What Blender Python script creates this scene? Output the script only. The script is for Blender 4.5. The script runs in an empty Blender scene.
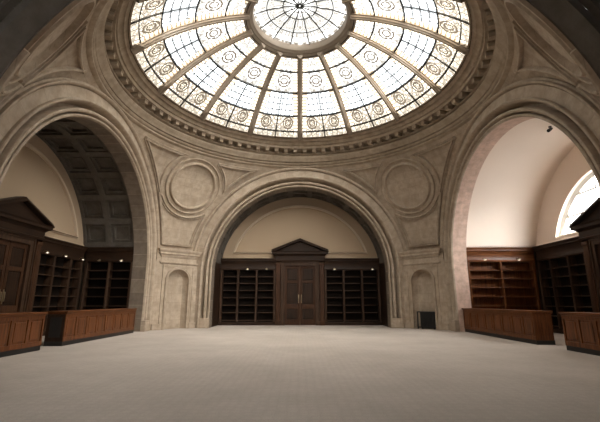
import bpy, math
from math import sin, cos, pi, sqrt, atan2, asin, radians as RAD
from mathutils import Vector, Matrix

scn = bpy.context.scene
COL = scn.collection

# ------------------------------------------------------------------ dimensions (metres)
D = 14.14            # dome axis lies on y = D
W = 7.667            # arch planes stand this far from the dome axis
ZC = 3.064           # springing of the arches
RA = 5.02            # arch opening radius
RO = 6.25            # outer radius of the archivolt
RS = sqrt(W * W + RO * RO)   # pendentive sphere
ZTOP = ZC + RO       # crown of the archivolt = foot of the ring cornice
RV = 5.10            # recess vault radius
GLR, GLZ = 6.593, 10.71      # foot of the glass dome
DCZ, DR = 3.966, 9.44        # glass dome sphere
END = {'front': 10.22, 'left': 10.97, 'right': 11.97, 'back': 15.6}
ROT = {'front': 0.0, 'left': pi / 2, 'right': -pi / 2, 'back': pi}
CASE_TOP = 4.07

# ------------------------------------------------------------------ node helpers
class NT:
    def __init__(s, name):
        s.m = bpy.data.materials.new(name); s.m.use_nodes = True
        s.t = s.m.node_tree; s.t.nodes.clear()
        s.out = s.t.nodes.new('ShaderNodeOutputMaterial')
    def n(s, typ, **kw):
        nd = s.t.nodes.new(typ)
        for k, v in kw.items(): setattr(nd, k, v)
        return nd
    def link(s, a, b): s.t.links.new(a, b)
    def put(s, sock, v):
        if isinstance(v, bpy.types.NodeSocket): s.link(v, sock)
        else: sock.default_value = v
    def math(s, op, a, b=None, c=None, clamp=False):
        nd = s.n('ShaderNodeMath', operation=op); nd.use_clamp = clamp
        for i, v in enumerate((a, b, c)):
            if v is not None: s.put(nd.inputs[i], v)
        return nd.outputs[0]
    def mix(s, fac, a, b, blend='MIX'):
        nd = s.n('ShaderNodeMix', data_type='RGBA', blend_type=blend)
        s.put(nd.inputs[0], fac); s.put(nd.inputs[6], a); s.put(nd.inputs[7], b)
        return nd.outputs[2]
    def ramp(s, fac, stops):
        nd = s.n('ShaderNodeValToRGB'); cr = nd.color_ramp
        while len(cr.elements) < len(stops): cr.elements.new(0.5)
        for e, (p, c) in zip(cr.elements, stops): e.position = p; e.color = c
        s.put(nd.inputs[0], fac); return nd.outputs[0]
    def noise(s, vec, scale, detail=4, rough=0.55):
        nd = s.n('ShaderNodeTexNoise'); s.put(nd.inputs['Vector'], vec)
        nd.inputs['Scale'].default_value = scale; nd.inputs['Detail'].default_value = detail
        nd.inputs['Roughness'].default_value = rough
        return nd.outputs[0]
    def principled(s, color, rough, bump=None, strength=0.3, dist=0.02, spec=0.5, metal=0.0, coat=0.0):
        b = s.n('ShaderNodeBsdfPrincipled')
        s.put(b.inputs['Base Color'], color); s.put(b.inputs['Roughness'], rough)
        b.inputs['Specular IOR Level'].default_value = spec; b.inputs['Metallic'].default_value = metal
        b.inputs['Coat Weight'].default_value = coat
        if bump is not None:
            bp = s.n('ShaderNodeBump'); bp.inputs['Strength'].default_value = strength
            bp.inputs['Distance'].default_value = dist
            s.link(bump, bp.inputs['Height']); s.link(bp.outputs[0], b.inputs['Normal'])
        s.link(b.outputs[0], s.out.inputs[0]); return b

def G(v): return (v, v, v, 1)

def stone(name, base, bw, bh, joint=0.8, var=0.12):
    s = NT(name); tc = s.n('ShaderNodeTexCoord')
    big = s.noise(tc.outputs['Object'], 0.7, 5, 0.6)
    mid = s.noise(tc.outputs['Object'], 3.2, 6, 0.65)
    fine = s.noise(tc.outputs['Object'], 30, 3, 0.6)
    st = s.n('ShaderNodeMapping'); st.inputs['Scale'].default_value = (2.2, 2.2, 0.35)
    s.link(tc.outputs['Object'], st.inputs[0])
    streak = s.noise(st.outputs[0], 1.6, 5, 0.65)
    br = s.n('ShaderNodeTexBrick'); s.link(tc.outputs['UV'], br.inputs['Vector'])
    br.inputs['Color1'].default_value = G(1); br.inputs['Color2'].default_value = G(1 - var)
    br.inputs['Mortar'].default_value = G(joint); br.inputs['Scale'].default_value = 1
    br.inputs['Mortar Size'].default_value = 0.012; br.inputs['Mortar Smooth'].default_value = 0.3
    br.inputs['Brick Width'].default_value = bw; br.inputs['Row Height'].default_value = bh
    c = s.mix(s.ramp(big, [(0.3, G(0)), (0.7, G(1))]), tuple(x * 0.86 for x in base) + (1,), tuple(x * 1.08 for x in base) + (1,))
    c = s.mix(s.ramp(mid, [(0.35, G(0.70)), (0.62, G(0))]), c, tuple(x * y for x, y in zip(base, (0.58, 0.57, 0.55))) + (1,))
    c = s.mix(s.ramp(streak, [(0.42, G(0)), (0.72, G(0.4))]), c, tuple(x * y for x, y in zip(base, (0.70, 0.64, 0.56))) + (1,))
    c = s.mix(1.0, c, br.outputs['Color'], 'MULTIPLY')
    h = s.math('ADD', s.math('MULTIPLY', br.outputs['Fac'], -1.0), s.math('MULTIPLY', fine, 0.35))
    s.principled(c, 0.82, h, 0.35, 0.012, spec=0.25)
    return s.m

def plaster(name, base):
    s = NT(name); tc = s.n('ShaderNodeTexCoord')
    big = s.noise(tc.outputs['Object'], 0.5, 4); fine = s.noise(tc.outputs['Object'], 40, 3)
    c = s.mix(big, tuple(x * 0.93 for x in base) + (1,), tuple(min(1, x * 1.05) for x in base) + (1,))
    s.principled(c, 0.75, fine, 0.08, 0.01, spec=0.25); return s.m

def wood(name, dark, light, rough=0.5, along='z', scale=1.0):
    s = NT(name); tc = s.n('ShaderNodeTexCoord')
    mp = s.n('ShaderNodeMapping')
    mp.inputs['Scale'].default_value = {'z': (14, 14, 0.9), 'x': (0.9, 14, 14), 'y': (14, 0.9, 14)}[along]
    s.link(tc.outputs['Object'], mp.inputs[0])
    g = s.noise(mp.outputs[0], 1.2 * scale, 6, 0.6); b = s.noise(tc.outputs['Object'], 1.1, 3)
    f = s.math('ADD', s.math('MULTIPLY', g, 0.75), s.math('MULTIPLY', b, 0.3))
    c = s.ramp(f, [(0.33, dark + (1,)), (0.72, light + (1,))])
    rr = s.math('ADD', s.math('MULTIPLY', g, 0.15), rough - 0.06)
    s.principled(c, rr, g, 0.12, 0.004, spec=0.22); return s.m

def plain(name, col, rough=0.5, metal=0.0, spec=0.5):
    s = NT(name); tc = s.n('ShaderNodeTexCoord'); f = s.noise(tc.outputs['Object'], 9, 3)
    c = s.mix(f, tuple(x * 0.9 for x in col) + (1,), tuple(min(1, x * 1.1) for x in col) + (1,))
    s.principled(c, rough, spec=spec, metal=metal); return s.m

def emitter(name, col, st):
    s = NT(name); e = s.n('ShaderNodeEmission'); e.inputs[0].default_value = col + (1,); e.inputs[1].default_value = st
    s.link(e.outputs[0], s.out.inputs[0]); return s.m

def carpet():
    s = NT('woven_carpet'); tc = s.n('ShaderNodeTexCoord'); p = tc.outputs['Object']
    big = s.noise(p, 0.35, 4, 0.6); mid = s.noise(p, 2.5, 4); fine = s.noise(p, 45, 2, 0.7)
    ch = s.n('ShaderNodeTexVoronoi'); s.link(p, ch.inputs['Vector']); ch.inputs['Scale'].default_value = 7.0
    ch.inputs['Randomness'].default_value = 0.35
    c = s.mix(s.ramp(big, [(0.35, G(0)), (0.65, G(1))]), (0.49, 0.432, 0.38, 1), (0.60, 0.535, 0.48, 1))
    c = s.mix(s.ramp(ch.outputs['Distance'], [(0.2, G(0)), (0.55, G(0.15))]), c, (0.32, 0.275, 0.235, 1))
    c = s.mix(s.math('MULTIPLY', mid, 0.3), c, (0.29, 0.255, 0.22, 1))
    c = s.mix(s.ramp(fine, [(0.45, G(0)), (0.75, G(0.35))]), c, (0.27, 0.235, 0.20, 1))
    s.principled(c, 0.95, s.math('ADD', fine, ch.outputs['Distance']), 0.5, 0.01, spec=0.1); return s.m

def stained():
    """UV: u metres from the bay's centre line, v metres from the dome axis."""
    s = NT('stained_glass'); tc = s.n('ShaderNodeTexCoord'); sx = s.n('ShaderNodeSeparateXYZ')
    s.link(tc.outputs['UV'], sx.inputs[0]); u, v = sx.outputs[0], sx.outputs[1]
    au = s.math('ABSOLUTE', u)
    half = s.math('MULTIPLY', v, math.tan(pi / 14))
    def gt(a, b): return s.math('GREATER_THAN', a, b)
    def lt(a, b): return s.math('LESS_THAN', a, b)
    def mul(a, b): return s.math('MULTIPLY', a, b)
    def grid(x, step, w): return lt(s.math('ABSOLUTE', s.math('SUBTRACT', s.math('FRACT', s.math('DIVIDE', x, step)), 0.5)), w)
    # bands
    low = mul(gt(v, 5.53), lt(v, 6.27)); foot = gt(v, 6.27)
    grd = mul(gt(v, 4.33), lt(v, 5.53)); up = lt(v, 4.33)
    border = gt(au, s.math('SUBTRACT', half, 0.40))
    # plain quarries with thin leads
    lead = s.math('MAXIMUM', grid(u, 0.25, 0.12), grid(v, 0.30, 0.10))
    base = s.mix(mul(lead, 0.98), (0.56, 0.60, 0.62, 1), (0.03, 0.032, 0.033, 1))
    # scrollwork
    vv = s.n('ShaderNodeCombineXYZ'); s.link(au, vv.inputs[0]); s.link(v, vv.inputs[1])
    nz = s.n('ShaderNodeTexNoise'); s.link(vv.outputs[0], nz.inputs['Vector']); nz.inputs['Scale'].default_value = 3.0
    nz.inputs['Detail'].default_value = 2; nz.inputs['Distortion'].default_value = 2.2
    scr = s.ramp(nz.outputs[0], [(0.36, G(0)), (0.40, G(1)), (0.46, G(1)), (0.49, G(0)), (0.53, G(0)), (0.56, G(1)), (0.62, G(1)), (0.66, G(0))])
    vo = s.n('ShaderNodeTexVoronoi', feature='DISTANCE_TO_EDGE'); s.link(vv.outputs[0], vo.inputs['Vector']); vo.inputs['Scale'].default_value = 4.2
    cell = s.ramp(vo.outputs['Distance'], [(0.07, G(1)), (0.14, G(0))])
    scrl = s.math('MAXIMUM', scr, mul(cell, 0.8))
    och = s.mix(nz.outputs[0], (0.055, 0.041, 0.025, 1), (0.020, 0.020, 0.019, 1))
    def roundel(cu, cv, r):
        d = s.math('SQRT', s.math('ADD', s.math('POWER', s.math('SUBTRACT', au, cu), 2), s.math('POWER', s.math('SUBTRACT', v, cv), 2)))
        ring = lt(s.math('ABSOLUTE', s.math('SUBTRACT', d, r)), 0.035)
        ring2 = lt(s.math('ABSOLUTE', s.math('SUBTRACT', d, r * 0.55)), 0.03)
        return s.math('MAXIMUM', ring, ring2)
    orn_low = s.math('MAXIMUM', mul(scrl, 0.96), roundel(s.math('MULTIPLY', half, 0.47), 5.88, 0.27))
    orn_up = s.math('MAXIMUM', mul(scrl, 0.955), roundel(0.0, 3.72, 0.30))
    white = (0.62, 0.64, 0.63, 1); cream = (0.44, 0.40, 0.33, 1)
    c = s.mix(low, base, s.mix(orn_low, cream, och))
    c = s.mix(up, c, s.mix(orn_up, white, och))
    fb = s.mix(s.math('MAXIMUM', mul(scrl, 0.85), mul(grid(u, 0.30, 0.09), 0.9)), (0.42, 0.38, 0.31, 1), och)
    c = s.mix(foot, c, fb)
    bb = s.mix(s.math('MAXIMUM', grid(v, 0.155, 0.2), lt(s.math('ABSOLUTE', s.math('SUBTRACT', au, s.math('SUBTRACT', half, 0.39))), 0.018)),
               (0.42, 0.38, 0.31, 1), (0.13, 0.10, 0.065, 1))
    c = s.mix(mul(border, s.math('SUBTRACT', 1.0, foot)), c, bb)
    tr = s.n('ShaderNodeBsdfTransparent'); s.link(c, tr.inputs[0])
    tl = s.n('ShaderNodeBsdfTranslucent'); s.link(c, tl.inputs[0])
    gl = s.n('ShaderNodeBsdfGlossy'); gl.inputs['Roughness'].default_value = 0.1
    m1 = s.n('ShaderNodeMixShader'); m1.inputs[0].default_value = 0.12; s.link(tr.outputs[0], m1.inputs[1]); s.link(tl.outputs[0], m1.inputs[2])
    m2 = s.n('ShaderNodeMixShader'); m2.inputs[0].default_value = 0.03; s.link(m1.outputs[0], m2.inputs[1]); s.link(gl.outputs[0], m2.inputs[2])
    s.link(m2.outputs[0], s.out.inputs[0]); return s.m

def clear_glass():
    s = NT('window_glass'); tc = s.n('ShaderNodeTexCoord'); f = s.noise(tc.outputs['Object'], 2, 2)
    c = s.mix(f, (0.88, 0.90, 0.90, 1), (0.94, 0.95, 0.94, 1))
    tr = s.n('ShaderNodeBsdfTransparent'); s.link(c, tr.inputs[0])
    gl = s.n('ShaderNodeBsdfGlossy'); gl.inputs['Roughness'].default_value = 0.05
    m2 = s.n('ShaderNodeMixShader'); m2.inputs[0].default_value = 0.05; s.link(tr.outputs[0], m2.inputs[1]); s.link(gl.outputs[0], m2.inputs[2])
    s.link(m2.outputs[0], s.out.inputs[0]); return s.m

LIME = (0.505, 0.41, 0.315)
M = dict(
    ashlar=stone('limestone_ashlar', LIME, 1.0, 0.46),
    smooth=stone('limestone_dressed', LIME, 1.1, 50.0, joint=0.78, var=0.10),
    ring=stone('limestone_ring', (0.48, 0.39, 0.295), 1.5, 50.0, joint=0.85, var=0.06),
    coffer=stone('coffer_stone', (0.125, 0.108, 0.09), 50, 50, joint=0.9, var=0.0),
    reveal=stone('reveal_stone', (0.25, 0.20, 0.155), 50.0, 0.62, joint=1.5, var=0.22),  # left and front reveals: soffit shade put into a darker stone colour
    reveal_lit=stone('lit_pink_reveal_stone', (0.74, 0.54, 0.44), 50.0, 0.62, joint=0.85, var=0.06),  # right reveal: window light put into a brighter stone colour
    plaster_trim=plaster('pale_plaster_moulding', (0.60, 0.49, 0.37)),
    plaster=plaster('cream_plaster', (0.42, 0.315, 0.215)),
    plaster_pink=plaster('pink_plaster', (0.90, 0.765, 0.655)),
    carpet=carpet(), stained=stained(), glass=clear_glass(),
    rib=plain('bronzed_rib', (0.27, 0.215, 0.16), 0.5),
    lead=plain('black_lead', (0.02, 0.02, 0.02), 0.6),
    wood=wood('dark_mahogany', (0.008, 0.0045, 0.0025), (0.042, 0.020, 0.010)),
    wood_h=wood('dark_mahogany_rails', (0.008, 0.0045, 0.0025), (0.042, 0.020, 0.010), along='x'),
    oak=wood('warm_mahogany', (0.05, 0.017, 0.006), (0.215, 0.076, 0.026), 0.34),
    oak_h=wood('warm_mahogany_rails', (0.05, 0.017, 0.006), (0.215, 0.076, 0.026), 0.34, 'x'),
    wood_pil=wood('brown_mahogany', (0.018, 0.008, 0.004), (0.085, 0.036, 0.016), 0.5),
    wood_sh=wood('mid_mahogany_shelf', (0.016, 0.009, 0.006), (0.085, 0.045, 0.025), along='x'),
    wood_up=wood('mid_mahogany', (0.016, 0.009, 0.006), (0.085, 0.045, 0.025)),
    back=plain('dark_back_boards', (0.008, 0.0045, 0.0025), 0.8, spec=0.15),
    black=plain('black_metal', (0.012, 0.012, 0.012), 0.45),
    plinth=plain('black_plinth', (0.012, 0.010, 0.009), 0.5),
    brass=plain('pale_brass', (0.42, 0.34, 0.22), 0.35, metal=1.0),
    bulb=emitter('lamp_bulb', (1.0, 0.86, 0.66), 0.6),
    white=plain('white_paint', (0.75, 0.72, 0.66), 0.5),
)

# ------------------------------------------------------------------ mesh helpers
class MB:
    def __init__(s): s.v = []; s.f = []; s.uv = []
    def add(s, pts): i = len(s.v); s.v += [tuple(p) for p in pts]; return i
    def face(s, idx, uv=None): s.f.append(tuple(idx)); s.uv.append(uv)
    def poly(s, pts, uv=None): i = s.add(pts); s.face(range(i, i + len(pts)), uv)
    def box(s, x0, x1, y0, y1, z0, z1):
        i = s.add([(x, y, z) for z in (z0, z1) for y in (y0, y1) for x in (x0, x1)])
        for q in ((0, 2, 3, 1), (4, 5, 7, 6), (0, 1, 5, 4), (2, 6, 7, 3), (0, 4, 6, 2), (1, 3, 7, 5)): s.face([i + k for k in q])
    def loft(s, rings, closed=False, caps=False, uvs=None):
        n = len(rings[0]); i = s.add([p for r in rings for p in r])
        for a in range(len(rings) - 1):
            for b in range(n if closed else n - 1):
                c = (b + 1) % n
                q = (i + a * n + b, i + a * n + c, i + (a + 1) * n + c, i + (a + 1) * n + b)
                s.face(q, None if uvs is None else (uvs[a][b], uvs[a][b + 1], uvs[a + 1][b + 1], uvs[a + 1][b]))
        if caps:
            s.face([i + k for k in range(n)][::-1]); s.face([i + (len(rings) - 1) * n + k for k in range(n)])
    def extrude(s, pts, axis, a, b):
        """closed 2D outline extruded along axis between a and b (outline given in the other two axes, in order)."""
        def P(p, t):
            return {'x': (t, p[0], p[1]), 'y': (p[0], t, p[1]), 'z': (p[0], p[1], t)}[axis]
        s.loft([[P(p, a) for p in pts], [P(p, b) for p in pts]], closed=True, caps=True)
    def tube(s, pts, r, n=8):
        rings = []
        for k, p in enumerate(pts):
            p = Vector(p); d = Vector(pts[min(k + 1, len(pts) - 1)]) - Vector(pts[max(k - 1, 0)]); d.normalize()
            a = d.orthogonal().normalized(); b = d.cross(a)
            rr = r[k] if isinstance(r, (list, tuple)) else r
            rings.append([tuple(p + a * rr * cos(t * 2 * pi / n) + b * rr * sin(t * 2 * pi / n)) for t in range(n)])
        s.loft(rings, closed=True, caps=True)
    def build(s, name, mat, parent=None, kind=None, smooth=None, bevel=None):
        me = bpy.data.meshes.new(name); me.from_pydata(s.v, [], s.f); me.update()
        ul = me.uv_layers.new(name='UVMap')
        for p, uv in zip(me.polygons, s.uv):
            if uv is None:
                nrm = p.normal
                if abs(nrm.z) < 0.85:
                    t = Vector((-nrm.y, nrm.x, 0)).normalized()
                    for li in p.loop_indices:
                        co = me.vertices[me.loops[li].vertex_index].co; ul.data[li].uv = (co.dot(t), co.z)
                else:
                    for li in p.loop_indices:
                        co = me.vertices[me.loops[li].vertex_index].co; ul.data[li].uv = (co.x, co.y)
            else:
                for li, c in zip(p.loop_indices, uv): ul.data[li].uv = c
        me.materials.append(mat)
        import bmesh
        bm = bmesh.new(); bm.from_mesh(me); bmesh.ops.recalc_face_normals(bm, faces=bm.faces); bm.to_mesh(me); bm.free()
        if smooth is not None:
            me.polygons.foreach_set('use_smooth', [True] * len(me.polygons))
            me.set_sharp_from_angle(angle=RAD(smooth))
        o = bpy.data.objects.new(name, me); COL.objects.link(o)
        if parent is not None: o.parent = parent
        if kind: o['kind'] = kind
        if bevel:
            b = o.modifiers.new('edge', 'BEVEL'); b.width = bevel; b.segments = 2; b.limit_method = 'ANGLE'; b.angle_limit = RAD(50)
        return o

def place(o, loc=(0, 0, 0), rz=0.0):
    o.location = loc; o.rotation_euler = (0, 0, rz); return o

def empty(name, loc, rz=0.0, kind=None, label=None, cat=None, group=None):
    o = bpy.data.objects.new(name, None); COL.objects.link(o); o.empty_display_size = 0.2
    place(o, loc, rz); tag(o, label, cat, group)
    if kind: o['kind'] = kind
    return o

def tag(o, label=None, cat=None, group=None):
    if label: o['label'] = label
    if cat: o['category'] = cat
    if group: o['group'] = group
    return o

def copy_tree(o, parent=None):
    c = o.copy(); COL.objects.link(c)
    if parent is not None: c.parent = parent
    for ch in list(o.children): copy_tree(ch, c)
    return c

def arcpts(n, a0=0.0, a1=pi): return [a0 + (a1 - a0) * k / n for k in range(n + 1)]

# ------------------------------------------------------------------ floor
fl = MB(); fl.poly([(-14, -3, 0), (14, -3, 0), (14, 26, 0), (-14, 26, 0)])
fl.build('floor', M['carpet'], kind='structure')

# ------------------------------------------------------------------ archivolts (local: u = x, w = y from the dome axis)
PROF = [(5.02, -0.05), (5.025, 0.02), (5.05, 0.065), (5.085, 0.075), (5.12, 0.05), (5.13, 0.0), (5.135, -0.20), (5.185, -0.21),
        (5.19, 0.02), (5.215, 0.095), (5.26, 0.125), (5.31, 0.11), (5.335, 0.05), (5.34, -0.30), (5.38, -0.34), (5.45, -0.34), (5.49, -0.28),
        (5.51, -0.05), (5.53, 0.10), (5.555, 0.16), (5.585, 0.19), (5.63, 0.19), (5.655, 0.165), (5.66, 0.07), (5.70, 0.06), (6.04, 0.06), (6.045, -0.02), (6.065, -0.02), (6.07, 0.11),
        (6.09, 0.16), (6.13, 0.19), (6.17, 0.185), (6.185, 0.14), (6.19, 0.08), (6.225, 0.08), (6.255, 0.07), (6.27, 0.0)]
def archivolt():
    m = MB(); plen = [0]
    for a, b in zip(PROF, PROF[1:]): plen.append(plen[-1] + math.hypot(b[0] - a[0], b[1] - a[1]))
    rings, uvs, L = [], [], 0
    path = [(0.0, z) for z in (0.0, 0.9, 1.8, ZC)]      # right jamb, then arch, then left jamb
    for z in (0.0, 0.9, 1.8): rings.append([(r, W - d, z) for r, d in PROF]); uvs.append([(z, q) for q in plen])
    for a in arcpts(96):
        rings.append([(r * cos(a), W - d, ZC + r * sin(a)) for r, d in PROF]); uvs.append([(ZC + a * 5.6, q) for q in plen])
    for z in (1.8, 0.9, 0.0): rings.append([(-r, W - d, z) for r, d in PROF]); uvs.append([(ZC + pi * 5.6 + ZC - z, q) for q in plen])
    m.loft(rings, uvs=uvs)
    return m
names = ['front', 'left', 'right']
arch_src = None
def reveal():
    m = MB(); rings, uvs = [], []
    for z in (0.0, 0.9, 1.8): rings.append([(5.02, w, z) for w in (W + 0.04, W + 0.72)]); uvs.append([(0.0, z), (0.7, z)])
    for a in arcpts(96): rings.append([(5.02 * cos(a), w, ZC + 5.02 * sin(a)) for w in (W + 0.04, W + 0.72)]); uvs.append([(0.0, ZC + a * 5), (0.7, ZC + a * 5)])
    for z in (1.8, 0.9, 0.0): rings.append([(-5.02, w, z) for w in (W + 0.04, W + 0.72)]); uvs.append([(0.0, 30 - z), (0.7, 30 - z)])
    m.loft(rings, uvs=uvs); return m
pl_m = []
for sgn in (-1, 1):
    p = MB()
    a, b = sorted((sgn * 5.0, sgn * 5.62)); p.box(a, b, W - 0.17, W + 0.05, 0.0, 0.30)
    a, b = sorted((sgn * 5.0, sgn * 5.67)); p.box(a, b, W - 0.17, W + 0.05, 0.30, 0.52)
    pl_m.append(p)
for i, nm in enumerate(names):
    if arch_src is None:
        arch_src = archivolt().build('trim_1', M['smooth'], kind='structure', smooth=32)
        for p in pl_m: p.build('plinth', M['ashlar'], arch_src, bevel=0.015)
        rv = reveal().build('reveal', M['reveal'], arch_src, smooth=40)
        o = arch_src
    else:
        o = copy_tree(arch_src); o.name = 'trim_%d' % (i + 1)
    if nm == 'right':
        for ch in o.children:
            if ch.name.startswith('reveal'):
                ch.data = ch.data.copy(); ch.data.materials[0] = M['reveal_lit']
    place(o, (0, D, 0), ROT[nm])

# ------------------------------------------------------------------ recess vaults
def coffered(w0, w1, rows, nc, a0, RV=RV):
    m = MB(); dth = (pi - 2 * a0) / rows; cw = (w1 - w0) / nc; sub = 4
    def P(a, w, r): return (r * cos(a), w, ZC + r * sin(a))
    for i in range(rows):
        for j in range(nc):
            A0, A1 = a0 + i * dth, a0 + (i + 1) * dth; X0, X1 = w0 + j * cw, w0 + (j + 1) * cw
            loops = []
            for ins, r in ((0, RV), (0.15, RV), (0.15, RV + 0.09), (0.25, RV + 0.09), (0.25, RV + 0.05), (0.31, RV + 0.05), (0.31, RV + 0.17)):
                b0, b1 = A0 + ins / RV, A1 - ins / RV; y0, y1 = X0 + ins, X1 - ins
                lp = [P(b0 + (b1 - b0) * k / sub, y0, r) for k in range(sub + 1)] + [P(b1 - (b1 - b0) * k / sub, y1, r) for k in range(sub + 1)]
                loops.append(lp)
            m.loft(loops, closed=True)
            lp = loops[-1]; n = sub + 1
            for k in range(sub): m.poly([lp[k], lp[k + 1], lp[2 * n - 2 - k], lp[2 * n - 1 - k]])
    return m
def vault(nm, mat):
    end = END[nm]; w0 = W + 0.70; a0 = asin((CASE_TOP + 0.05 - ZC) / RV) if nm != 'front' else 0.0
    side_cases = nm in ('left', 'right')
    top = MB()
    if nm == 'right':
        A = arcpts(72, asin((CASE_TOP - ZC) / RV), pi - asin((CASE_TOP - ZC) / RV))
        top.loft([[(RV * cos(a), w, ZC + RV * sin(a)) for a in A] for w in (w0, end + 0.02)])
    else:
        nc = max(2, round((end - w0) / 1.26)); c0 = asin((4.16 - ZC) / RV)
        rows = 11
        q = coffered(w0, end + 0.02, rows, nc, c0); top = q
        zlow = CASE_TOP - 0.02 if side_cases else 0.0
        for s in (-1, 1):     # plain band under the coffers
            x = RV * cos(c0)
            if side_cases: top.poly([(s * x, w0, ZC + RV * sin(c0)), (s * x, end + .02, ZC + RV * sin(c0)), (s * x, end + .02, zlow), (s * x, w0, zlow)])
            else: top.loft([[(s * x, w, ZC + RV * sin(c0)), (s * (RV), w, ZC), (s * RV, w, 0)] for w in (w0, end + .45)])
    # ring step between stone reveal and vault
    A = arcpts(72, 0, pi)
    top.loft([[(r * cos(a), w0, ZC + r * sin(a)) for a in A] for r in (5.02, RV + 0.02)])
    o = top.build('ceiling_' + nm, mat, kind='structure', smooth=30)
    place(o, (0, D, 0), ROT[nm])
    if side_cases:            # jambs behind the side bookcases
        j = MB()
        for s in (-1, 1):
            j.poly([(s * 5.56, w0 - 0.02, 0), (s * 5.56, end + 0.5, 0), (s * 5.56, end + 0.5, CASE_TOP + 0.06), (s * 5.56, w0 - 0.02, CASE_TOP + 0.06)])
            j.poly([(s * 5.56, w0, CASE_TOP + 0.06), (s * 5.56, end + 0.5, CASE_TOP + 0.06), (s * 4.95, end + 0.5, CASE_TOP + 0.06), (s * 4.95, w0, CASE_TOP + 0.06)])
            j.poly([(s * 5.02, w0, 0), (s * 5.6, w0, 0), (s * 5.6, w0, CASE_TOP + 0.06), (s * 5.02, w0, CASE_TOP + 0.06)])
        j.build('recess_jamb', M['coffer'], o)
    return o

def near_vault():
    end = END['back']; R = 6.42; c0 = 0.20
    m = coffered(W + 0.5, end + 0.02, 12, 6, c0, R)
    for s in (-1, 1):
        x = R * cos(c0); m.loft([[(s * x, w, ZC + R * sin(c0)), (s * R, w, ZC), (s * R, w, 0)] for w in (W + 0.0, end + 0.02)])
    A = arcpts(72, c0, pi - c0); m.loft([[(r * cos(a), w, ZC + r * sin(a)) for a in A] for r, w in ((6.24, W), (6.26, W + 0.02), (6.26, W + 0.5), (R, W + 0.5))])
    for s in (-1, 1):
        a, b = sorted((s * 5.80, s * 6.47)); m.box(a, b, W + 0.0, W + 0.5, 0, 4.24); a, b = sorted((s * 6.10, s * 6.47)); m.box(a, b, W + 0.0, W + 0.5, 4.2, 4.62)
    o = m.build('ceiling_back', M['coffer'], kind='structure', smooth=30); place(o, (0, D, 0), pi)
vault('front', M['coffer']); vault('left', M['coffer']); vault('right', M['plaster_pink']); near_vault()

# ------------------------------------------------------------------ end walls with lunettes
def lunette_trim(w, base_z=4.45, r=4.47):
    m = MB(); a0 = asin((base_z - ZC) / r); pts = [(r * cos(a), ZC + r * sin(a)) for a in arcpts(64, a0, pi - a0)]
    n = len(pts); prof = [(-0.08, -0.005), (-0.075, 0.12), (-0.035, 0.15), (-0.005, 0.12), (0.0, 0.02), (0.04, 0.02), (0.045, 0.08), (0.075, 0.08), (0.08, -0.005)]
    cx, cz = 0, base_z + 1.4; rings = []
    for k in range(n):
        if k == 0: nd = Vector((1.0, -0.55))
        elif k == n - 1: nd = Vector((-1.0, -0.55))
        else:
            t = Vector((pts[k + 1][0] - pts[k - 1][0], pts[k + 1][1] - pts[k - 1][1])).normalized(); nd = Vector((t.y, -t.x))
        rings.append([(pts[k][0] + nd.x * o, w - h, pts[k][1] + nd.y * o) for o, h in prof])
    rings.append(rings[0]); m.loft(rings); return m
def end_wall(nm, mat, window=False):
    end = END[nm]; root = MB()
    zl = CASE_TOP - 0.06; rr = RV + 0.12; a0 = asin((zl - ZC) / rr)
    A = arcpts(64, a0, pi - a0)
    low = end + 0.42
    if not window:
        root.poly([(rr * cos(a), end, ZC + rr * sin(a)) for a in A])
    else:
        rw = 3.68; b0 = asin((4.32 - ZC) / rw); B = arcpts(64, b0, pi - b0)
        outer = [(rr * cos(a), end, ZC + rr * sin(a)) for a in A]; inner = [(rw * cos(b), end, ZC + rw * sin(b)) for b in B]
        outer += [outer[0]]; inner += [inner[0]]
        deep = [(x, end + 0.42, z) for x, y, z in inner]
        root.loft([outer, inner, deep])
    root.poly([(-5.6, low, 0), (5.6, low, 0), (5.6, low, zl + .02), (-5.6, low, zl + .02)])
    root.poly([(-5.6, low, zl), (5.6, low, zl), (5.6, end, zl), (-5.6, end, zl)])
    o = root.build('wall_' + nm, mat, kind='structure'); place(o, (0, D, 0), ROT[nm])
    sill = MB(); hw = RV - 0.14 if nm != 'front' else RV - 0.04
    sill.extrude([(end - 0.03, 4.05), (end - 0.10, 4.08), (end - 0.10, 4.13), (end - 0.06, 4.16), (end - 0.05, 4.20), (end + 0.01, 4.22), (end + 0.01, 4.05)], 'x', -4.93, 4.93)
    sill.build('ledge_moulding', mat, o)
    if not window: lunette_trim(end).build('panel_moulding', M['plaster_trim'], o, smooth=40)
    return o
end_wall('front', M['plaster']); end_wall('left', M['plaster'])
bw = MB(); e_ = END['back']; r_ = 2.70; b0 = asin((4.32 - ZC) / r_); B = arcpts(64, b0, pi - b0)
inner = [(r_ * cos(b), e_, ZC + r_ * sin(b)) for b in B]
outer = [(x * 3.0, e_, 4.32 + (z - 4.32) * 3.4) for x, y, z in inner]
bw.loft([outer + [outer[0]], inner + [inner[0]], [(x, e_ + .42, z) for x, y, z in inner + [inner[0]]]])
bw.poly([(-7.8, e_, 0), (7.8, e_, 0), (7.8, e_, 4.33), (-7.8, e_, 4.33)])
place(bw.build('wall_back', M['plaster'], kind='structure'), (0, D, 0), pi)
end_wall('right', M['plaster_pink'], window=True)

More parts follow.
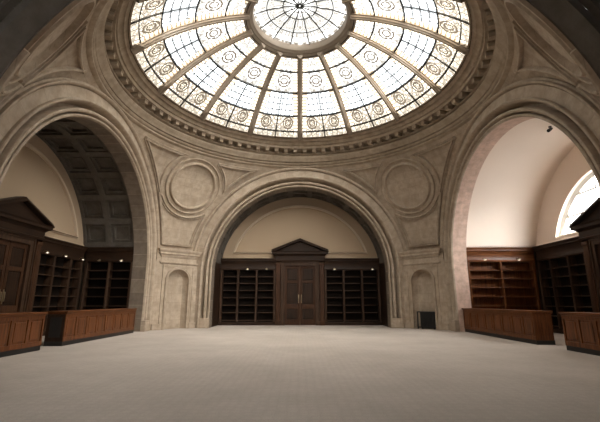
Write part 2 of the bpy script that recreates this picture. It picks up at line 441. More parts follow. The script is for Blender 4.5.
# lunette windows: the right one, and an unseen rear one added to light the front
def lunette_window(name, side, rw):
    win = empty(name, (0, D, 0), ROT[side], kind='structure')
    we = END[side] + 0.30
    b0 = asin((4.32 - ZC) / rw)
    fr = MB(); B = arcpts(64, b0, pi - b0)
    prof = [(0.03, -0.12), (0.0, -0.14), (-0.05, -0.12), (-0.09, -0.06), (-0.13, -0.05), (-0.13, 0.08), (0.03, 0.08)]
    rings = [[((rw + o) * cos(b), we + h, ZC + (rw + o) * sin(b)) for o, h in prof] for b in B]
    fr.loft(rings, closed=True, caps=True)
    x0 = rw * cos(b0)
    fr.box(-x0, x0, we - 0.10, we + 0.08, 4.28, 4.42)
    fr.build('window_frame', M['white'], win, smooth=40)
    mu = MB()
    for k in range(-3, 4):
        x = k * rw / 4; z1 = ZC + sqrt((rw - 0.05) ** 2 - x * x); mu.box(x - 0.03, x + 0.03, we - 0.03, we + 0.05, 4.36, z1)
    for z in (ZC + rw * 0.57, ZC + rw * 0.8): xx = sqrt((rw - 0.05) ** 2 - (z - ZC) ** 2); mu.box(-xx, xx, we - 0.025, we + 0.045, z - 0.03, z + 0.03)
    mu.build('glazing_bar', M['white'], win)
    gp = MB(); gp.poly([((rw - 0.03) * cos(b), we + 0.02, ZC + (rw - 0.03) * sin(b)) for b in B]); gp.build('pane', M['glass'], win)
lunette_window('window_2', 'right', 3.68); lunette_window('fill_window', 'back', 2.70)

# ------------------------------------------------------------------ piers, pendentives, niches, roundels
def sphd(az, el): return Vector((-sin(az) * cos(el), cos(az) * cos(el), sin(el)))      # az from +w towards -u
def sph(az, el, h=0.0): return sphd(az, el) * (RS - h) + Vector((0, 0, ZC))
def az_at(z, ro): a = sqrt(max(ro * ro - (z - ZC) ** 2, 0)); return atan2(W, a), atan2(a, W)
def surf_sweep(pts, prof, closed=True):
    """sweep (side, height) profile along points lying on the pendentive sphere."""
    n = len(pts); c = Vector((0, 0, ZC)); rings = []
    for k in range(n):
        p = pts[k]; nrm = (c - p).normalized()
        if closed: d1 = (p - pts[k - 1]); d2 = (pts[(k + 1) % n] - p)
        else: d1 = p - pts[max(k - 1, 0)]; d2 = pts[min(k + 1, n - 1)] - p
        d1 = d1.normalized() if d1.length > 1e-9 else d2.normalized(); d2 = d2.normalized() if d2.length > 1e-9 else d1
        t = (d1 + d2).normalized(); b = nrm.cross(t).normalized()
        sc = min(1.0 / max(0.3, t.dot(d2)), 2.2)
        rings.append([tuple(p + b * (o * sc) + nrm * h) for o, h in prof])
    m = MB()
    if closed: rings.append(rings[0])
    m.loft(rings); return m
EL0 = RAD(28.2); AZ0 = RAD(43.8)
cdir = sphd(AZ0, EL0); e1 = Vector((-cos(AZ0), -sin(AZ0), 0)); e2 = cdir.cross(e1).normalized()
if e2.z < 0: e2 = -e2
def rnd(alpha_m, beta, h=0.0):
    al = alpha_m / RS; d = cdir * cos(al) + (e1 * cos(beta) + e2 * sin(beta)) * sin(al)
    return d * (RS - h) + Vector((0, 0, ZC))
def rdist(p): return (p - Vector((0, 0, ZC))).normalized().angle(cdir) * RS
QB = 9.50                      # niche block front distance from the dome axis
ex = Vector((-1, 1, 0)) / sqrt(2); es = Vector((1, 1, 0)) / sqrt(2)
def dg(s, dist, z, k=0.14):
    s = s + k; p = ex * dist + es * s
    return (p.x, p.y, z)

def pier():
    base = MB(); rings, uvs = [], []
    N = 40
    for i in range(49):
        z = ZC + (ZTOP + 0.02 - ZC) * i / 48; z = min(z, ZTOP - 1e-4); el = asin((z - ZC) / RS)
        aA, aB = az_at(z, RO)
        rings.append([tuple(sph(aA + (aB - aA) * k / N, el)) for k in range(N + 1)])
        uvs.append([((aA + (aB - aA) * k / N) * 8.5, el * RS) for k in range(N + 1)])
    base.loft(rings, uvs=uvs)
    A = Vector((-W, RO, 0)); B = Vector((-RO, W, 0))
    base.poly([(A.x, A.y, 0), (B.x, B.y, 0), (B.x, B.y, ZC + 0.02), (A.x, A.y, ZC + 0.02)])
    # niche block
    hw, zs, bs, ztop = 0.62, 2.50, 1.17, 4.17
    arcN = arcpts(20, pi, 0.0)
    arch = [(hw * cos(a), zs + hw * sin(a)) for a in arcN]
    # face left/right of opening and above it; its edges meet the arch planes low down and draw in under the entablature
    bw_ = QB * 1.0 and (QB * sqrt(2) - 2 * (QB * sqrt(2) - W)) / sqrt(2)
    bw_ = abs(bw_) - 0.015
    zt0, zt1 = 2.75, 3.60
    for sg in (-1, 1):
        base.poly([dg(sg * hw, QB, 0), dg(sg * bw_, QB, 0, 0), dg(sg * bw_, QB, zt0, 0), dg(sg * bs, QB, zt1, 0), dg(sg * bs, QB, ztop, 0), dg(sg * hw, QB, ztop)])
        base.poly([dg(sg * bw_, QB, 0, 0), dg(sg * bw_, QB + 0.5, 0, 0), dg(sg * bw_, QB + 0.5, zt0, 0), dg(sg * bw_, QB, zt0, 0)])
        base.poly([dg(sg * bw_, QB, zt0, 0), dg(sg * bw_, QB + 0.5, zt0, 0), dg(sg * bs, QB + 0.5, zt1, 0), dg(sg * bs, QB, zt1, 0)])
        base.poly([dg(sg * bs, QB, zt1, 0), dg(sg * bs, QB + 0.5, zt1, 0), dg(sg * bs, QB + 0.5, ztop, 0), dg(sg * bs, QB, ztop, 0)])
    base.loft([[dg(x, QB, z) for x, z in arch], [dg(x, QB, ztop) for x, z in arch]])
    o = base.build('wall_front_left', M['ashlar'], kind='structure', smooth=25)
    # concave niche
    ni = MB(); dp = 0.50; rows = []
    for z in (0, 0.8, 1.6, zs): rows.append([dg(hw * cos(a), QB + dp * sin(a), z) for a in arcN])
    for e in arcpts(8, 0, pi / 2)[1:]: rows.append([dg(hw * cos(a) * cos(e), QB + dp * sin(a) * cos(e), zs + hw * sin(e)) for a in arcN])
    ni.loft(rows); ni.build('niche', M['ashlar'], o, smooth=50)
    # raised band round the niche
    su = MB(); line = [(-hw, 0.0), (-hw, 0.8), (-hw, 1.6)] + arch + [(hw, 1.6), (hw, 0.8), (hw, 0.0)]
    pf = [(0.0, -0.03), (0.0, 0.035), (0.03, 0.05), (0.085, 0.05), (0.09, 0.07), (0.12, 0.07), (0.13, 0.0)]
    rr = []
    for x, z in line:
        if z <= zs: nx, nz = (1 if x > 0 else -1), 0
        else: nx, nz = x / hw, (z - zs) / hw
        rr.append([dg(x + nx * q, QB - h, z + nz * q) for q, h in pf])
    su.loft(rr); su.build('niche_surround', M['smooth'], o, smooth=40)
    # flat frame outside it
    ff = MB()
    for s0, s1, z0, z1 in ((-0.93, -0.83, 0.3, 3.36), (0.83, 0.93, 0.3, 3.36), (-0.83, 0.83, 3.26, 3.36)):
        p = [dg(s0, QB + .02, z0), dg(s1, QB + .02, z0), dg(s1, QB - .04, z0), dg(s0, QB - .04, z0)]
        ff.loft([p, [(a, b, z1) for a, b, c in p]], closed=True, caps=True)
    ff.build('niche_frame', M['smooth'], o)
    # entablature
    en = MB(); P = [(0.0, 3.36), (0.06, 3.38), (0.10, 3.44), (0.10, 3.49), (0.02, 3.50), (0.02, 3.72), (0.05, 3.74), (0.08, 3.82), (0.08, 3.88), (0.16, 3.89),
                    (0.16, 4.00), (0.19, 4.02), (0.23, 4.09), (0.24, 4.16), (0.0, 4.20), (-0.3, 4.20)]
    en.loft([[dg(-1.04 - max(p, 0), QB + .5, z) for p, z in P], [dg(-1.04 - max(p, 0), QB - p, z) for p, z in P],
             [dg(1.0 + max(p, 0), QB - p, z) for p, z in P], [dg(1.0 + max(p, 0), QB + .5, z) for p, z in P]])
    en.build('entablature', M['smooth'], o)
    # plinth each side of the niche
    for a, b in ((-1.30, -hw - .14), (hw + .14, 1.30)):
        pb = MB(); q = [dg(a, QB + .3, 0), dg(b, QB + .3, 0), dg(b, QB - .06, 0), dg(a, QB - .06, 0)]
        pb.loft([q, [(x, y, 0.30) for x, y, z in q]], closed=True, caps=True); pb.build('plinth', M['ashlar'], o, bevel=0.012)
    # roundel
    RP = [(1.62, -0.01), (1.615, 0.09), (1.58, 0.11), (1.545, 0.09), (1.54, 0.02), (1.37, 0.02), (1.365, 0.11), (1.32, 0.17), (1.27, 0.17), (1.25, 0.09), (1.22, 0.02), (1.19, -0.01)]
    r = MB(); r.loft([[tuple(rnd(q, b, h)) for q, h in RP] for b in arcpts(72, 0, 2 * pi)]); r.build('roundel_moulding', M['smooth'], o, smooth=35)
    dsk = MB(); dsk.loft([[tuple(rnd(q, b, 0.012)) for b in arcpts(48, 0, 2 * pi)] for q in (1.2, 0.8, 0.4, 0.001)],
                         uvs=[[(q * cos(b), q * sin(b) + .1) for b in arcpts(48, 0, 2 * pi)] for q in (1.3, 0.8, 0.4, 0.001)])
    dsk.build('roundel_disc', M['ashlar'], o, smooth=40)
    # framed panels round the roundel
    EP = [(-0.09, -0.005), (-0.085, 0.11), (-0.05, 0.15), (-0.01, 0.14), (0.0, 0.02), (0.03, 0.01), (0.035, 0.09), (0.075, 0.09), (0.08, -0.005)]
    RING, RINGZ, BOT, OFF = 1.88, 9.05, 4.50, 6.60
    def arch_pt(z, side): a = az_at(z, OFF)[side]; return sph(a, asin((z - ZC) / RS))
    def beta_of(p):
        d = (p - Vector((0, 0, ZC))).normalized(); return atan2(d.dot(e2), d.dot(e1))
    zz = [BOT + (RINGZ - BOT) * k / 200 for k in range(201)]
    for side in (0, 1):
        L = [arch_pt(z, side) for z in zz]; dist = [rdist(p) for p in L]
        kmin = dist.index(min(dist)); hi = next((k for k in range(kmin, 201) if dist[k] > RING), kmin)
        arcb = L[hi:]                                   # up along the arch
        aT = az_at(RINGZ, OFF)[side]; elR = asin((RINGZ - ZC) / RS)
        ringc = []
        for k in range(1, 60):
            p = sph(aT + (AZ0 - aT) * k / 60, elR)
            if rdist(p) < RING: break
            ringc.append(p)
        ba, bb = beta_of(ringc[-1]), beta_of(L[hi])
        if bb - ba > pi: bb -= 2 * pi
        if ba - bb > pi: bb += 2 * pi
        arcr = [rnd(RING, ba + (bb - ba) * k / 24) for k in range(1, 24)]
        pts = arcb[::4] + [arcb[-1]] + ringc[::3] + arcr
        if side == 1: pts = pts[::-1]
        surf_sweep(pts, EP).build('corner_panel_moulding', M['smooth'], o, smooth=35)
    lo = []
    for side in (0, 1):
        L = [arch_pt(z, side) for z in zz]; dist = [rdist(p) for p in L]; kmin = dist.index(min(dist))
        k2 = max([k for k in range(kmin + 1) if dist[k] > RING + 0.0] or [kmin]); lo.append(L[:k2 + 1])
    ba, bb = beta_of(lo[0][-1]), beta_of(lo[1][-1])
    if bb < ba: bb += 2 * pi
    if bb - ba > pi: ba += 2 * pi
    arcr = [rnd(RING, ba + (bb - ba) * k / 28) for k in range(1, 28)]
    elb = asin((BOT - ZC) / RS); a0, a1 = az_at(BOT, OFF)
    bot = [sph(a1 + (a0 - a1) * k / 10, elb) for k in range(1, 10)]
    pts = lo[0][::5] + [lo[0][-1]] + arcr + [lo[1][-1]] + lo[1][::-5] + bot
    surf_sweep(pts[::-1], EP).build('lower_panel_moulding', M['smooth'], o, smooth=35)
    return o
p0 = pier()
for k, nm in enumerate(('wall_front_left', 'wall_back_left', 'wall_back_right', 'wall_front_right')):
    o = p0 if k == 0 else copy_tree(p0); o.name = nm; place(o, (0, D, 0), 0)
    o.scale = ((1, 1, 1), (1, -1, 1), (-1, -1, 1), (-1, 1, 1))[k]

# ------------------------------------------------------------------ ring cornice under the dome
CP = [(7.72, 9.26), (7.66, 9.27), (7.60, 9.29), (7.54, 9.32), (7.53, 9.37), (7.64, 9.38), (7.66, 9.43), (7.56, 9.44), (7.50, 9.48), (7.47, 9.53), (7.60, 9.54), (7.61, 9.59),
      (7.47, 9.60), (7.43, 9.64), (7.41, 9.68), (7.35, 9.72), (7.30, 9.78), (7.26, 9.83), (7.26, 9.87), (7.43, 9.88), (7.44, 9.99), (7.28, 10.02), (7.26, 10.05), (7.44, 10.06),
      (7.45, 10.28), (6.97, 10.285), (6.98, 10.26), (6.96, 10.26), (6.95, 10.40), (6.99, 10.405), (6.99, 10.43), (6.90, 10.44), (6.87, 10.49), (6.80, 10.55), (6.76, 10.56), (6.80, 10.565), (6.80, 10.59), (6.71, 10.60), (6.68, 10.66), (6.66, 10.70),
      (6.62, 10.73), (6.52, 10.74), (6.52, 10.78), (6.75, 10.80)]
cr = MB(); pl = [0]
for a, b in zip(CP, CP[1:]): pl.append(pl[-1] + math.hypot(b[0] - a[0], b[1] - a[1]))
T = arcpts(160, 0, 2 * pi)
cr.loft([[(r * sin(t), r * cos(t), z) for r, z in CP] for t in T], uvs=[[(t * 7.3, q) for q in pl] for t in T])
ring = cr.build('trim_4', M['ring'], kind='structure', smooth=30); place(ring, (0, D, 0))
md = MB(); md.box(-0.11, 0.11, 7.06, 7.44, 10.08, 10.285); md.box(-0.13, 0.13, 7.04, 7.44, 10.22, 10.285)
mod0 = md.build('modillion', M['ring'], ring, bevel=0.012)
for k in range(80):
    o = mod0 if k == 0 else mod0.copy()
    if k: COL.objects.link(o); o.parent = ring
    o.rotation_euler = (0, 0, (k + 0.5) * 2 * pi / 80)

# ------------------------------------------------------------------ glass dome
dome = empty('window_1', (0, D, 0), 0, kind='structure')
def dz(r): return DCZ + sqrt(DR * DR - r * r)
RI = 2.3
NB = 14
bay = 2 * pi / NB
def glass_bay():
    g = MB(); RR = [RI + (6.60 - RI) * k / 24 for k in range(25)]; TT = [-bay / 2 + bay * k / 10 for k in range(11)]
    g.loft([[(r * sin(t), r * cos(t), dz(r)) for t in TT] for r in RR],
           uvs=[[(r * math.tan(t), r) for t in TT] for r in RR])
    return g.build('glass_panel', M['stained'], dome, smooth=60)
def lead_bay():
    g = MB(); w = 0.028
    for r in (3.17, 4.33, 5.53, 6.27):
        ww = w if r < 6 else 0.018
        TT = [-bay / 2 + bay * k / 10 for k in range(11)]
        g.loft([[(q * sin(t), q * cos(t), dz(q) + dzz) for q, dzz in ((r - ww, -0.045), (r + ww, -0.045), (r + ww, 0.03), (r - ww, 0.03))] for t in TT], closed=True, caps=True)
    RR = [4.33 + (6.55 - 4.33) * k / 10 for k in range(11)]
    g.loft([[(x, r, dz(r) + h) for x, h in ((-w, -0.045), (w, -0.045), (w, 0.03), (-w, 0.03))] for r in RR], closed=True, caps=True)
    return g
rib_pf = [(-0.15, 0.05), (-0.15, -0.05), (-0.11, -0.07), (-0.10, -0.13), (-0.055, -0.16), (-0.045, -0.20), (0.045, -0.20), (0.055, -0.16), (0.10, -0.13), (0.11, -0.07), (0.15, -0.05), (0.15, 0.05)]
def rib_mesh():
    g = MB(); RR = [RI - 0.1 + (6.62 - RI + 0.1) * k / 24 for k in range(25)]; rings = []
    for r in RR:
        nx, nz = r / DR, (dz(r) - DCZ) / DR
        rings.append([(x * (0.86 + 0.14 * r / 6.6), r + nx * h, dz(r) + nz * h) for x, h in rib_pf])
    g.loft(rings, closed=True, caps=True); return g
g0 = glass_bay(); l0 = lead_bay().build('leading', M['lead'], g0); r0 = rib_mesh().build('rib', M['rib'], dome, smooth=35)
for k in range(NB):
    o = g0 if k == 0 else copy_tree(g0, dome); o.rotation_euler = (0, 0, (k + 0.5) * bay)
    o = r0 if k == 0 else r0.copy()
    if k: COL.objects.link(o); o.parent = dome
    o.rotation_euler = (0, 0, k * bay)
# oculus: heavy ring and its own small glass cap
OZ = dz(2.3) + 0.2
op = [(2.44, OZ + 0.0), (2.43, OZ - 0.16), (2.42, OZ - 0.22), (2.36, OZ - 0.24), (2.33, OZ - 0.19), (2.27, OZ - 0.17), (2.22, OZ - 0.11), (2.16, OZ - 0.10), (2.12, OZ - 0.04),
      (2.05, OZ - 0.0), (2.02, OZ + 0.10), (2.02, OZ + 0.32), (2.10, OZ + 0.34)]
oc = MB(); oc.loft([[(r * sin(t), r * cos(t), z) for r, z in op] for t in arcpts(96, 0, 2 * pi)]); oc.build('oculus_ring', M['rib'], dome, smooth=35)
cap = MB(); CR = 5.0; cz = OZ + 0.30 - sqrt(CR * CR - 2.04 ** 2)
RRo = [0.02 + (2.04 - .02) * k / 8 for k in range(9)]; TT = arcpts(64, 0, 2 * pi)
cap.loft([[(r * sin(t), r * cos(t), cz + sqrt(CR * CR - r * r)) for t in TT] for r in RRo],
         uvs=[[(((t / bay * 2) % 1.0 - 0.5) * 0.2 + 0.0, 2.35 + r * 0.35) for t in TT] for r in RRo])
cp = cap.build('oculus_glass', M['stained'], dome, smooth=60)
ol = MB()
for k in range(NB):
    t = k * bay + bay / 2
    ol.tube([(r * sin(t), r * cos(t), cz + sqrt(CR * CR - r * r) - 0.02) for r in (0.05, 0.7, 1.4, 2.04)], 0.028, 6)
for r in (0.75, 1.45):
    ol.tube([(r * sin(t), r * cos(t), cz + sqrt(CR * CR - r * r) - 0.02) for t in TT], 0.025, 6)
ol.build('leading', M['lead'], cp)

# ------------------------------------------------------------------ woodwork (local: x along the face, front looks to -y, depth to +y)
SHELF_Z = [0.30, 0.76, 1.21, 1.66, 2.10, 2.54, 2.95]
def bookcase(label, xs, loc, rz, wood_v='wood', wood_h='wood_h', group=None, ends=(0.0, 0.0), returns=()):
    root = empty('bookcase', loc, rz, label=label, cat='bookcase', group=group)
    dpt = 0.36; a, b = xs[0], xs[-1]
    m = MB(); m.box(a, b, dpt - 0.02, dpt, 0.0, 3.42); m.build('back_panel', M['back' if wood_v == 'wood' else wood_v], root)
    for i, x in enumerate(xs):
        m = MB(); w = 0.055 if 0 < i < len(xs) - 1 else 0.075
        x0, x1 = x - w, x + w
        if i == 0: x0, x1 = x, x + 0.13
        if i == len(xs) - 1: x0, x1 = x - 0.13, x
        m.box(x0, x1, 0.0, dpt - 0.02, 0.2, 3.36); m.box(x0 + 0.025, x1 - 0.025, -0.02, 0.0, 0.26, 3.32)
        m.build('upright', M['wood_up' if wood_v == 'wood' else wood_v], root, bevel=0.006)
    for i in range(len(xs) - 1):
        x0 = xs[i] + (0.13 if i == 0 else 0.055); x1 = xs[i + 1] - (0.13 if i == len(xs) - 2 else 0.055)
        for z in SHELF_Z:
            m = MB(); m.box(x0, x1, 0.03, dpt - 0.02, z - 0.035, z); m.build('shelf', M['wood_sh' if wood_v == 'wood' else wood_h], root, bevel=0.005)
    m = MB(); m.box(a, b, 0.0, dpt, 0.0, 0.2); m.box(a, b, -0.03, 0.0, 0.0, 0.16); m.build('plinth', M[wood_h], root, bevel=0.006)
    m = MB()
    m.extrude([(0.0, 3.36), (-0.02, 3.36), (-0.03, 3.42), (-0.01, 3.46), (-0.01, 3.76), (-0.03, 3.80), (-0.05, 3.86), (-0.10, 3.90), (-0.10, 3.97),
               (-0.14, 4.00), (-0.16, 4.05), (-0.16, CASE_TOP), (dpt, CASE_TOP), (dpt, 3.36)], 'x', a - ends[0], b + ends[1])
    m.build('cornice', M[wood_h], root, smooth=30)
    for x0, x1 in returns:          # panelled return along the recess wall
        m = MB(); m.box(x0, x1, -1.62, dpt, 0.0, CASE_TOP); m.box(x0 - 0.004, x1 + 0.004, -1.60, -0.2, 0.15, 0.35); m.build('side_panel', M[wood_v], root)
    return root

def lamp(label, loc, rz, group, lit=True):
    root = empty('shelf_lamp', loc, rz, label=label, cat='lamp', group=group)
    m = MB(); m.tube([(0, -0.035, 0.06), (0, -0.10, 0.10), (0, -0.20, 0.07)], 0.012, 8); m.build('arm', M['brass'], root)
    m = MB(); n = 16
    pr = [(0.015, 0.07), (0.035, 0.06), (0.06, 0.0), (0.056, 0.0), (0.03, 0.054), (0.011, 0.062)]
    m.loft([[(r * cos(t) * 1.6, -0.22 + r * sin(t), z) for r, z in pr] for t in arcpts(n, 0, 2 * pi)]); sh = m.build('lamp_shade', M['brass'], root, smooth=40)
    m = MB()
    m.loft([[(1.3 * r * cos(t), -0.22 + r * sin(t), z) for r, z in ((0.001, -0.018), (0.025, -0.012), (0.04, 0.0), (0.034, 0.02), (0.001, 0.045))] for t in arcpts(12, 0, 2 * pi)])
    m.build('bulb', M['bulb'] if lit else M['white'], sh, smooth=60)
    return root

YF = D + END['front'] - 0.20
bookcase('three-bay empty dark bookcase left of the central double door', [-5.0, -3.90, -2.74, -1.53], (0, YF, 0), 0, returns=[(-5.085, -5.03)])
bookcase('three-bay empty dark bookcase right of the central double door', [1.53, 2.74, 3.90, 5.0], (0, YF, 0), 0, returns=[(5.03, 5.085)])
lamp('bright shelf lamp on the bookcase left of the double door, near its middle', (-3.28, YF - 0.0, 3.36), 0, 'shelf lamps')
lamp('shelf lamp left of the double door, the one nearest the door', (-2.09, YF, 3.36), 0, 'shelf lamps', False)
lamp('shelf lamp right of the double door, the one nearest the door', (2.16, YF, 3.36), 0, 'shelf lamps')
lamp('shelf lamp right of the double door, near the arch pier', (4.53, YF, 3.36), 0, 'shelf lamps')

def doorcase(name, loc, rz, sc=1.0):
    root = empty(name, loc, rz, kind='structure')
    for s in (-1, 1):
        m = MB(); a, b = sorted((s * 1.23, s * 1.50)); m.box(a, b, -0.10, 0.42, 0.0, 3.80); m.box(a - .03, b + .03, -0.14, 0.40, 0, 0.28)
        m.box(a + 0.07, b - 0.07, -0.115, -0.10, 0.42, 3.45); m.box(a - .03, b + .03, -0.14, 0.3, 3.66, 3.80)
        m.build('pilaster', M['wood_pil'], root, bevel=0.008)
    m = MB()
    for x0, x1, z0, z1 in ((-1.20, -0.95, 0, 3.88), (0.95, 1.20, 0, 3.88), (-0.95, 0.95, 3.62, 3.88)): m.box(x0, x1, -0.04, 0.42, z0, z1)
    for x0, x1, z0, z1 in ((-1.20, -1.12, 0, 3.88), (1.12, 1.20, 0, 3.88), (-1.12, 1.12, 3.80, 3.88)): m.box(x0, x1, -0.08, -0.04, z0, z1)
    m.build('door_frame', M['wood_up'], root, bevel=0.006)
    m = MB(); P = [(0.0, 3.88), (-0.14, 3.88), (-0.16, 3.96), (-0.12, 3.98), (-0.12, 4.22), (-0.16, 4.26), (-0.20, 4.30), (-0.30, 4.34), (-0.30, 4.44), (-0.34, 4.50), (0.0, 4.50)]
    m.loft([[(-1.46 - max(0, -p), 0.42 if p == 0 else p, z) for p, z in P], [(1.46 + max(0, -p), 0.42 if p == 0 else p, z) for p, z in P]], closed=True, caps=True)
    m.build('entablature', M['wood_h'], root, smooth=20)
    pd = MB(); pd.extrude([(-1.62, 4.50), (1.62, 4.50), (0, 5.16)], 'y', -0.12, 0.42); pd.build('pediment', M['wood_h'], root)
    rk = MB(); L = Vector((1.80, 0.72)).normalized(); nrm = Vector((-L.y, L.x))
    for s in (-1, 1):
        q = [(-0.34, 0.0), (-0.34, 0.05), (-0.30, 0.10), (-0.26, 0.16), (-0.12, 0.18), (0.42, 0.18), (0.42, 0.0)]
        st = [(s * 1.80, y, 4.46 + h) for y, h in q]; en = [(0.0, y, 5.18 + h) for y, h in q]
        rk.loft([st, en], closed=True, caps=True)
    rk.build('raking_cornice', M['wood_h'], root)
    for s in (-1, 1):
        lf = MB(); a, b = sorted((s * 0.012, s * 0.95)); lf.box(a, b, 0.10, 0.17, 0.02, 3.62)
        leaf = lf.build('door_leaf', M['wood'], root)
        st = MB()
        for x0, x1, z0, z1 in ((a, a + .13, .02, 3.62), (b - .13, b, .02, 3.62), (a + .13, b - .13, .02, .34), (a + .13, b - .13, 0.98, 1.26), (a + .13, b - .13, 2.54, 2.70), (a + .13, b - .13, 3.44, 3.62)):
            st.box(x0, x1, 0.06, 0.10, z0, z1)
        st.build('stile_frame', M['wood_pil'], leaf, bevel=0.006)
        for z0, z1 in ((0.40, 0.92), (1.32, 2.48), (2.76, 3.38)):
            pn = MB(); pn.box(a + .19, b - .19, 0.075, 0.10, z0, z1); pn.build('door_panel', M['wood'], leaf, bevel=0.02)
        h = MB(); x = s * 0.085
        h.tube([(x, 0.06, 1.38), (x, 0.0, 1.42), (x, -0.005, 1.58), (x, 0.0, 1.74), (x, 0.06, 1.78)], 0.018, 8)
        h.box(x - .03, x + .03, 0.05, 0.06, 1.32, 1.84); h.build('handle', M['brass'], leaf)
    return root
doorcase('door_1', (0, YF, 0), 0)

# side recesses: bookcases on the end wall and on the flanks
def recess(side):
    s = -1 if side == 'left' else 1
    end = END[side]; fx = end - 0.16           # face of the end bookcases
    rz = pi / 2 if side == 'left' else -pi / 2
    # flank cases, facing the middle of the recess
    a, b = W + 0.72, end - 0.17
    if side == 'left': xs = [-b, -(a + b) / 2 , -a]
    else: xs = [a, (a + b) / 2, b]
    yj = D + 5.04
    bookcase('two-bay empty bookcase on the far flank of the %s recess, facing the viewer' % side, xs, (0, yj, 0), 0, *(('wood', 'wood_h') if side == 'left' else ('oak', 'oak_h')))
    # end cases either side of the doorcase
    for far in (True,):
        if far: ys = [1.58, 2.68, 3.90, 4.86]
        else: ys = [-4.86, -3.90, -2.68, -1.58]
        # local x runs along +y (left) or -y (right)
        lx = ys if side == 'left' else [-y for y in ys[::-1]]
        bookcase('three-bay empty dark bookcase on the end wall of the %s recess, beside its pedimented doorway' % side,
                 lx, (s * fx, D, 0), rz)
    doorcase('door_2' if side == 'left' else 'door_3', (s * fx, D, 0), rz)
recess('left'); recess('right')
lw = -(END['left'] - 0.16)
for y, t in ((15.9, 'closest to the pedimented doorway'), (17.21, 'the middle of its row'), (18.59, 'closest to the corner')):
    lamp('shelf lamp on the end wall bookcases of the left recess, ' + t, (lw, y, 3.40), pi / 2, 'shelf lamps')
yj = D + 5.04
lamp('dim shelf lamp on the far flank bookcase of the left recess, by the corner', (-10.01, yj, 3.37), 0, 'shelf lamps', False)
lamp('bright shelf lamp on the far flank bookcase of the left recess, by the arch', (-8.90, yj, 3.37), 0, 'shelf lamps')
lamp('shelf lamp on the far flank bookcase of the right recess, by the arch', (9.21, yj, 3.42), 0, 'shelf lamps')
lamp('shelf lamp on the far flank bookcase of the right recess, by the corner', (10.91, yj, 3.42), 0, 'shelf lamps')

# ------------------------------------------------------------------ counters
def counter(label, length, n, loc, rz, endmat='oak'):
    """local: front looks to -y, x from 0 to length."""
    root = empty('counter', loc, rz, label=label, cat='counter', group='panelled counters')
    dp = 0.64; h = 1.10
    m = MB(); m.box(0.02, length - 0.02, 0.03, dp - 0.03, 0.12, h - 0.05); m.build('body', M['oak'], root)
    m = MB(); m.box(0.0, length, 0.02, dp - 0.02, 0.0, 0.14); m.build('plinth', M['plinth'], root)
    m = MB(); m.box(-0.03, length + 0.03, -0.05, dp + 0.04, h - 0.05, h); m.box(-0.01, length + 0.01, -0.02, dp + 0.01, h - 0.10, h - 0.05); m.build('countertop', M['oak_h'], root, bevel=0.012)
    st = MB(); wv = (length - 0.02) / n
    st.box(0.0, length, 0.0, 0.03, 0.14, 0.27); st.box(0.0, length, 0.0, 0.03, h - 0.20, h - 0.10)
    for i in range(n + 1):
        x = 0.01 + i * wv; st.box(max(0.0, x - 0.06), min(length, x + 0.06), 0.001, 0.029, 0.27, h - 0.20)
    st.build('stile_frame', M['oak'], root, bevel=0.004)
    for i in range(n):
        p = MB(); x = 0.01 + i * wv; p.box(x + 0.11, x + wv - 0.11, 0.008, 0.03, 0.33, h - 0.26); p.build('front_panel', M['oak'], root, bevel=0.018)
    for x0, x1, sg in ((-0.0, 0.02, -1), (length - 0.02, length, 1)):
        e = MB(); e.box(x0, x1, 0.03, 0.12, 0.14, h - 0.10); e.box(x0, x1, dp - 0.13, dp - 0.03, 0.14, h - 0.10)
        e.box(x0, x1, 0.12, dp - 0.13, 0.14, 0.27); e.box(x0, x1, 0.12, dp - 0.13, h - 0.20, h - 0.10)
        ep = e.build('end_frame', M[endmat], root, bevel=0.004)
        q = MB(); a, b = sorted((x0 if sg > 0 else x1, (x1 if sg > 0 else x0) - sg * 0.004)); q.box(a, b, 0.115, dp - 0.125, 0.265, h - 0.195)
        q.build('end_panel', M['plinth' if endmat == 'wood' else endmat], root)  # left counters: shade on the ends put into darker end materials
    return root
# left: front looks to +x  -> rotate +90 (local +x runs to +y)
counter('long panelled wooden counter under the left arch, far side of its gap', 5.45, 8, (-7.70, 12.98, 0), pi / 2, 'wood')
counter('short panelled wooden counter under the left arch, near side of its gap', 2.60, 4, (-7.70, 9.32, 0), pi / 2, 'wood')
# right: front looks to -x -> rotate -90 (local +x runs to -y)
counter('long panelled wooden counter under the right arch, far side of its gap', 5.72, 8, (7.92, 19.10, 0), -pi / 2)
counter('short panelled wooden counter under the right arch, near side of its gap', 2.60, 4, (7.92, 11.95, 0), -pi / 2)

# ------------------------------------------------------------------ dark heater in the right niche, spot on the right vault
ht = empty('heater', (0, D, 0), 0, label='black metal heater cabinet standing in the right wall niche', cat='heater')
def dr(s, dist, z): p = Vector((1, 1, 0)) / sqrt(2) * dist + Vector((1, -1, 0)) / sqrt(2) * s; return (p.x, p.y, z)
ang = -pi / 4
hc = Vector((1, 1, 0)) / sqrt(2) * (QB - 0.02); ht.location = (hc.x, D + hc.y, 0); ht.rotation_euler = (0, 0, ang)
m = MB(); m.box(-0.40, 0.40, 0.03, 0.26, 0.06, 0.86); m.build('casing', M['black'], ht, bevel=0.02)
m = MB()
for x0, x1, z0, z1 in ((-0.56, -0.50, 0, .90), (0.50, 0.56, 0, .90), (-0.50, 0.50, 0.84, 0.90), (-0.5, .5, 0.06, .12)): m.box(x0, x1, -0.02, 0.03, z0, z1)
m.build('frame', M['black'], ht, bevel=0.008)
for k in range(9):
    m = MB(); x = -0.32 + k * 0.08; m.box(x - 0.012, x + 0.012, 0.0, 0.03, 0.12, 0.84); m.build('grille_bar', M['black'], ht)
for x in (-0.34, 0.34):
    m = MB(); m.box(x - 0.03, x + 0.03, 0.05, 0.22, 0.0, 0.06); m.build('foot', M['black'], ht)

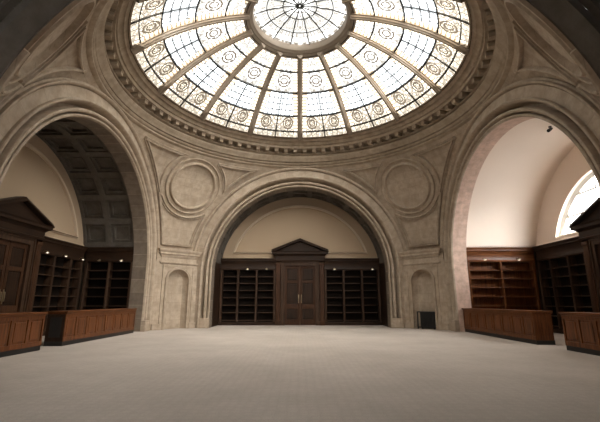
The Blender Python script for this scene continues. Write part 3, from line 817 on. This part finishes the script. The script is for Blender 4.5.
sp = empty('ceiling_spotlight', (9.90, 13.86, 8.155), 0, label='tiny black spotlight fixed to the crown of the pale right vault', cat='spotlight')
m = MB(); m.tube([(0, 0, 0.005), (0, 0, -0.025)], 0.06, 14); m.build('mounting_plate', M['black'], sp)
m = MB(); m.tube([(0, 0, -0.02), (0.0, -0.02, -0.09), (-0.04, -0.04, -0.13)], 0.016, 8); m.build('bracket', M['black'], sp)
m = MB(); m.tube([(0.05, -0.01, -0.09), (-0.03, -0.05, -0.14), (-0.17, -0.12, -0.24)], [0.045, 0.06, 0.065], 14); m.build('lamp_head', M['black'], sp, smooth=40)

# ------------------------------------------------------------------ daylight
w = bpy.data.worlds.new('World'); scn.world = w; w.use_nodes = True
nt = w.node_tree; nt.nodes.clear()
out = nt.nodes.new('ShaderNodeOutputWorld'); bg = nt.nodes.new('ShaderNodeBackground')
tc = nt.nodes.new('ShaderNodeTexCoord'); dot = nt.nodes.new('ShaderNodeVectorMath'); dot.operation = 'DOT_PRODUCT'
sd = Vector((0.64, -0.66, 0.38)).normalized(); dot.inputs[1].default_value = sd
nt.links.new(tc.outputs['Generated'], dot.inputs[0])
mx = nt.nodes.new('ShaderNodeMath'); mx.operation = 'MAXIMUM'; nt.links.new(dot.outputs['Value'], mx.inputs[0]); mx.inputs[1].default_value = 0
pw = nt.nodes.new('ShaderNodeMath'); pw.operation = 'POWER'; nt.links.new(mx.outputs[0], pw.inputs[0]); pw.inputs[1].default_value = 3.0
ma = nt.nodes.new('ShaderNodeMath'); ma.operation = 'MULTIPLY_ADD'; nt.links.new(pw.outputs[0], ma.inputs[0]); ma.inputs[1].default_value = 9.8; ma.inputs[2].default_value = 1.2
sz = nt.nodes.new('ShaderNodeSeparateXYZ'); nt.links.new(tc.outputs['Generated'], sz.inputs[0])
zm = nt.nodes.new('ShaderNodeMath'); zm.operation = 'MAXIMUM'; nt.links.new(sz.outputs[2], zm.inputs[0]); zm.inputs[1].default_value = 0
zp = nt.nodes.new('ShaderNodeMath'); zp.operation = 'POWER'; nt.links.new(zm.outputs[0], zp.inputs[0]); zp.inputs[1].default_value = 5
za = nt.nodes.new('ShaderNodeMath'); za.operation = 'MULTIPLY_ADD'; nt.links.new(zp.outputs[0], za.inputs[0]); za.inputs[1].default_value = 2.2; nt.links.new(ma.outputs[0], za.inputs[2])
bg.inputs[0].default_value = (1.0, 0.985, 0.975, 1); hz = nt.nodes.new('ShaderNodeMapRange'); hz.interpolation_type = 'SMOOTHSTEP'; nt.links.new(sz.outputs[2], hz.inputs['Value'])
hz.inputs['From Min'].default_value = -0.06; hz.inputs['From Max'].default_value = 0.06; hz.inputs['To Min'].default_value = 0.48; hz.inputs['To Max'].default_value = 1.0
hm = nt.nodes.new('ShaderNodeMath'); hm.operation = 'MULTIPLY'; nt.links.new(za.outputs[0], hm.inputs[0]); nt.links.new(hz.outputs[0], hm.inputs[1])
nt.links.new(hm.outputs[0], bg.inputs[1]); nt.links.new(bg.outputs[0], out.inputs[0])

def portal(name, loc, rot, shape, sx, sy=None):
    l = bpy.data.lights.new(name, 'AREA'); l.shape = shape; l.size = sx
    if sy: l.size_y = sy
    l.cycles.is_portal = True
    o = bpy.data.objects.new(name, l); COL.objects.link(o); o.location = loc; o.rotation_euler = rot; o['kind'] = 'helper'
portal('dome_portal', (0, D, 10.9), (0, 0, 0), 'DISK', 13.2)
portal('window_portal', (END['right'] + 0.36, D, 5.75), (0, pi / 2, 0), 'RECTANGLE', 2.95, 8.0)
portal('fill_window_portal', (0, D - END['back'] - 0.36, 5.05), (-pi / 2, 0, 0), 'RECTANGLE', 5.0, 1.6)

# ------------------------------------------------------------------ camera
cam = bpy.data.cameras.new('camera'); co = bpy.data.objects.new('camera', cam); COL.objects.link(co)
cam.sensor_width = 36; cam.lens = 36 * 379.87 / 600; cam.clip_end = 200
co.location = (0, 0, 1.4); co.rotation_euler = (pi / 2 + RAD(13.44), 0, 0)
scn.camera = co
vs = scn.view_settings; vs.view_transform = 'Standard'; vs.look = 'None'; vs.gamma = 1; vs.use_curve_mapping = False
vs.exposure = 2.38
